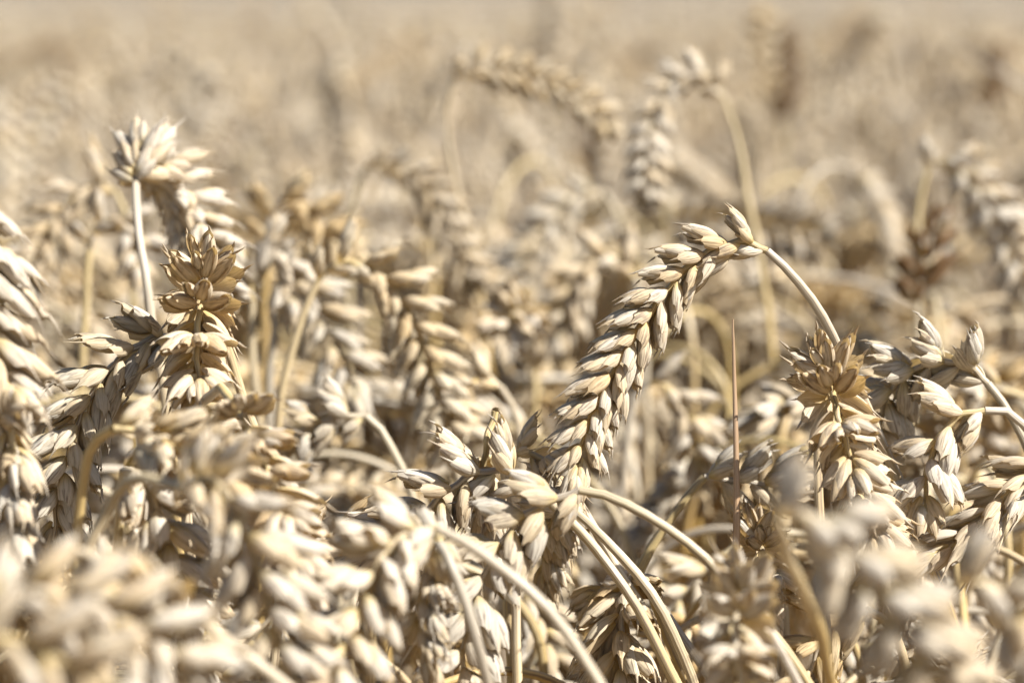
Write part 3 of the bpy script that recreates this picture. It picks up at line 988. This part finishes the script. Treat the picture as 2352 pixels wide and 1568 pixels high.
cand = []
cell = 0.043
for iy in range(int(0.64 / cell), int(1.62 / cell)):
    for ix in range(-12, 13):
        x = (ix + random.uniform(.05, .95)) * cell
        y = (iy + random.uniform(.05, .95)) * cell
        if abs(x) < 0.20 * y + 0.05:
            cand.append((y, x))
cand.sort()
nf = 0
for y, x in cand:
    if nf >= LIMIT:
        break
    for attempt in range(5):
        v = random.randrange(16)
        V = VARS[v]
        rz = random.uniform(0, 2 * math.pi)
        apex_z = random.gauss(0.868, 0.016) - (0.012 if y < 0.95 else 0) - (0.012 if y < 0.70 else 0) + random.uniform(-.03, .0)
        if y > 1.0 and random.random() < .2:
            apex_z += random.uniform(0, .04)
        pxx = 1176 + x * 6533 / y
        centre = 1000 < pxx < 1760
        if y < F - .02:
            if centre or attempt > 2:
                continue
            top_px = 1440
        elif y < F + .05:
            top_px = 1430 if centre else 1180
        elif y < F + .14:
            top_px = 1180 if centre else 880
        else:
            top_px = 660 if y < F + .24 else 0
        if 680 < pxx < 1020 and F + .05 < y < F + .40:
            top_px = 1040
        if top_px:
            apex_z = min(apex_z, at(1176, top_px, y + 0.05).z + random.uniform(-.03, .002))
        sc = apex_z / V['apex']
        M = Matrix.Translation((x, y, 0)) @ Matrix.Rotation(rz, 4, 'Z') @ Matrix.Scale(sc, 4)
        pts = [M @ Vector(p) for p in list(V['pe']) + list(V['ps'])]
        pr = [project(p) for p in pts]
        if not any(-60 < a < 2412 and b < 1640 for a, b, _ in pr):
            continue
        if blocks_hero(pts):
            continue
        depth = sum(c for _, _, c in pr) / len(pr)
        root = empty('wheat_plant', (x, y, 0), rz)
        root.scale = (sc, sc, sc)
        tn = tone(random.random)
        link('stem', V['stem'], root).color = tn
        link('ear', V['ear'], root).color = tn
        if random.random() < .7:
            link('leaf', V['leaf'], root)
        if depth < F - .05:
            lb = 'ripe wheat plant low in the foreground crowd, ear half hidden between larger blurred ears'
        elif depth < F + .08:
            lb = 'ripe wheat plant low among the crowded sharp ears, partly hidden beneath them'
        elif depth < F + .35:
            lb = 'softly blurred ripe wheat plant in the crowd just behind the sharp ears'
        else:
            lb = 'strongly blurred ripe wheat plant in the crowd of the middle distance'
        tag(root, lb, 'wheat', GROUP)
        nf += 1
        last_y = y
        break
print('fillers', nf, 'to', last_y)

# ------------------------------------------------------------------ the field beyond: one mass of plants
rgf = np.random.default_rng(99)
BL = [blob(rgf, 5, 5) for _ in range(6)]
BLC = [blob(rgf, 4, 4) for _ in range(4)]


def far_ear(PE, rg, fine):
    b = MB()
    P, _ = spline(PE, 0.004)
    for M in ear_frames(P, np.array([0.0, -1.0, 0.0]), rg.uniform(0, 180), rg, 0, 32, 1.0, 0, 1.0 if fine else 1.3):
        if fine:
            for a in (-24, 24, 2):
                d = M[:3, :3] @ np.array([.15 if a != 2 else .4, math.sin(R(a)), math.cos(R(a))])
                Q = mat3(M[:3, 3], d, M[:3, 0])
                Q[:3, :3] = Q[:3, :3] @ np.diag([.0022, .0026, .0115])
                b.add(BL[int(rg.integers(6))], Q, (rg.random(), rg.random(), 0))
        else:
            Q = mat3(M[:3, 3], M[:3, 2], M[:3, 0])
            Q[:3, :3] = Q[:3, :3] @ np.diag([.0036, .0062, .0125])
            b.add(BLC[int(rg.integers(4))], Q, (rg.random(), rg.random(), 0))
    return b


far = {True: [], False: []}
for v in range(12):
    PS, PE, rg = plant_shape(900 + v)
    for fine in (True, False):
        e = far_ear(PE, rg, fine)
        sb = MB()
        tube(sb, PS[::14] if fine else PS[::30], 0.0014, 4 if fine else 3, (rg.random(), rg.random(), .1))
        e.add(sb, np.eye(4))
        e.arrays()
        far[fine].append((e, np.concatenate([PS, PE])[:, 2].max()))
big = MB()
FAR0, FAR1 = last_y, 9.0
cnt = 0
y = FAR0
while y < FAR1:
    cl = 0.052 if y < 3.2 else 0.05 + 0.004 * (y - 3)
    hw = 0.20 * y + 0.08
    for x in np.arange(-hw, hw, cl):
        clump = sum(math.sin(x * fx + y * fy * .7 + ph) for fx, fy, ph in ((31, 17, .4), (-19, 26, 2.1), (12, -21, 4.0), (43, 35, 1.2))) / 2.2
        if y > 1.7 and clump < -.35 and rgf.random() < .8:
            continue
        fine = y < 2.8
        e, apex = far[fine][int(rgf.integers(12))]
        sc = (0.855 + rgf.normal(0, .028) + .022 * clump + (0.09 * rgf.random() if rgf.random() < .12 else 0) + 0.006 * math.sin(x * 7 + y * 3) * math.sin(y * 5 - x * 2)) / apex
        a = rgf.uniform(0, 2 * math.pi)
        M = np.eye(4)
        M[:2, :2] = [[math.cos(a), -math.sin(a)], [math.sin(a), math.cos(a)]]
        M[:3, :3] *= sc
        M[:2, 3] = (x + rgf.uniform(0, cl), y + rgf.uniform(0, cl))
        big.add(e, M, (rgf.random(), rgf.random(), max(0, rgf.normal(-.15, .45))))
        cnt += 1
    y += cl
fo = link('wheat_crop', big.mesh('wheat_crop', HUSK))
tag(fo, 'mass of ripe wheat filling the blurred background up to the top of the photo', 'wheat crop', kind='stuff')
print('far', cnt, len(fo.data.polygons))

# ------------------------------------------------------------------ setting: ground and the far canopy of the field
gb = MB()
g = np.array([[[-900, -300, 0], [900, -300, 0]], [[-900, 1800, 0], [900, 1800, 0]]], float)
gb.grid(g, g[..., :2], (0, 0, 0))
tag(link('ground', gb.mesh('ground', SOIL)), 'dry brown soil under the wheat', kind='structure')

cb = MB()
ys = np.concatenate([np.arange(8.6, 20, .12), np.geomspace(20, 1700, 60)])
xs = np.linspace(-1, 1, 90)
Y, X = np.meshgrid(ys, xs, indexing='ij')
X = X * (0.30 * Y + 1.0)
Z = 0.80 + rgf.normal(0, .02, Y.shape) * np.clip((24 - Y) / 8, 0, 1)
P = np.stack([X, Y, Z], -1)
cb.grid(P, P[..., :2], (0, 0, 0))
tag(link('field', cb.mesh('field', CANOPY)), 'pale ripe wheat field stretching to the horizon', kind='structure')
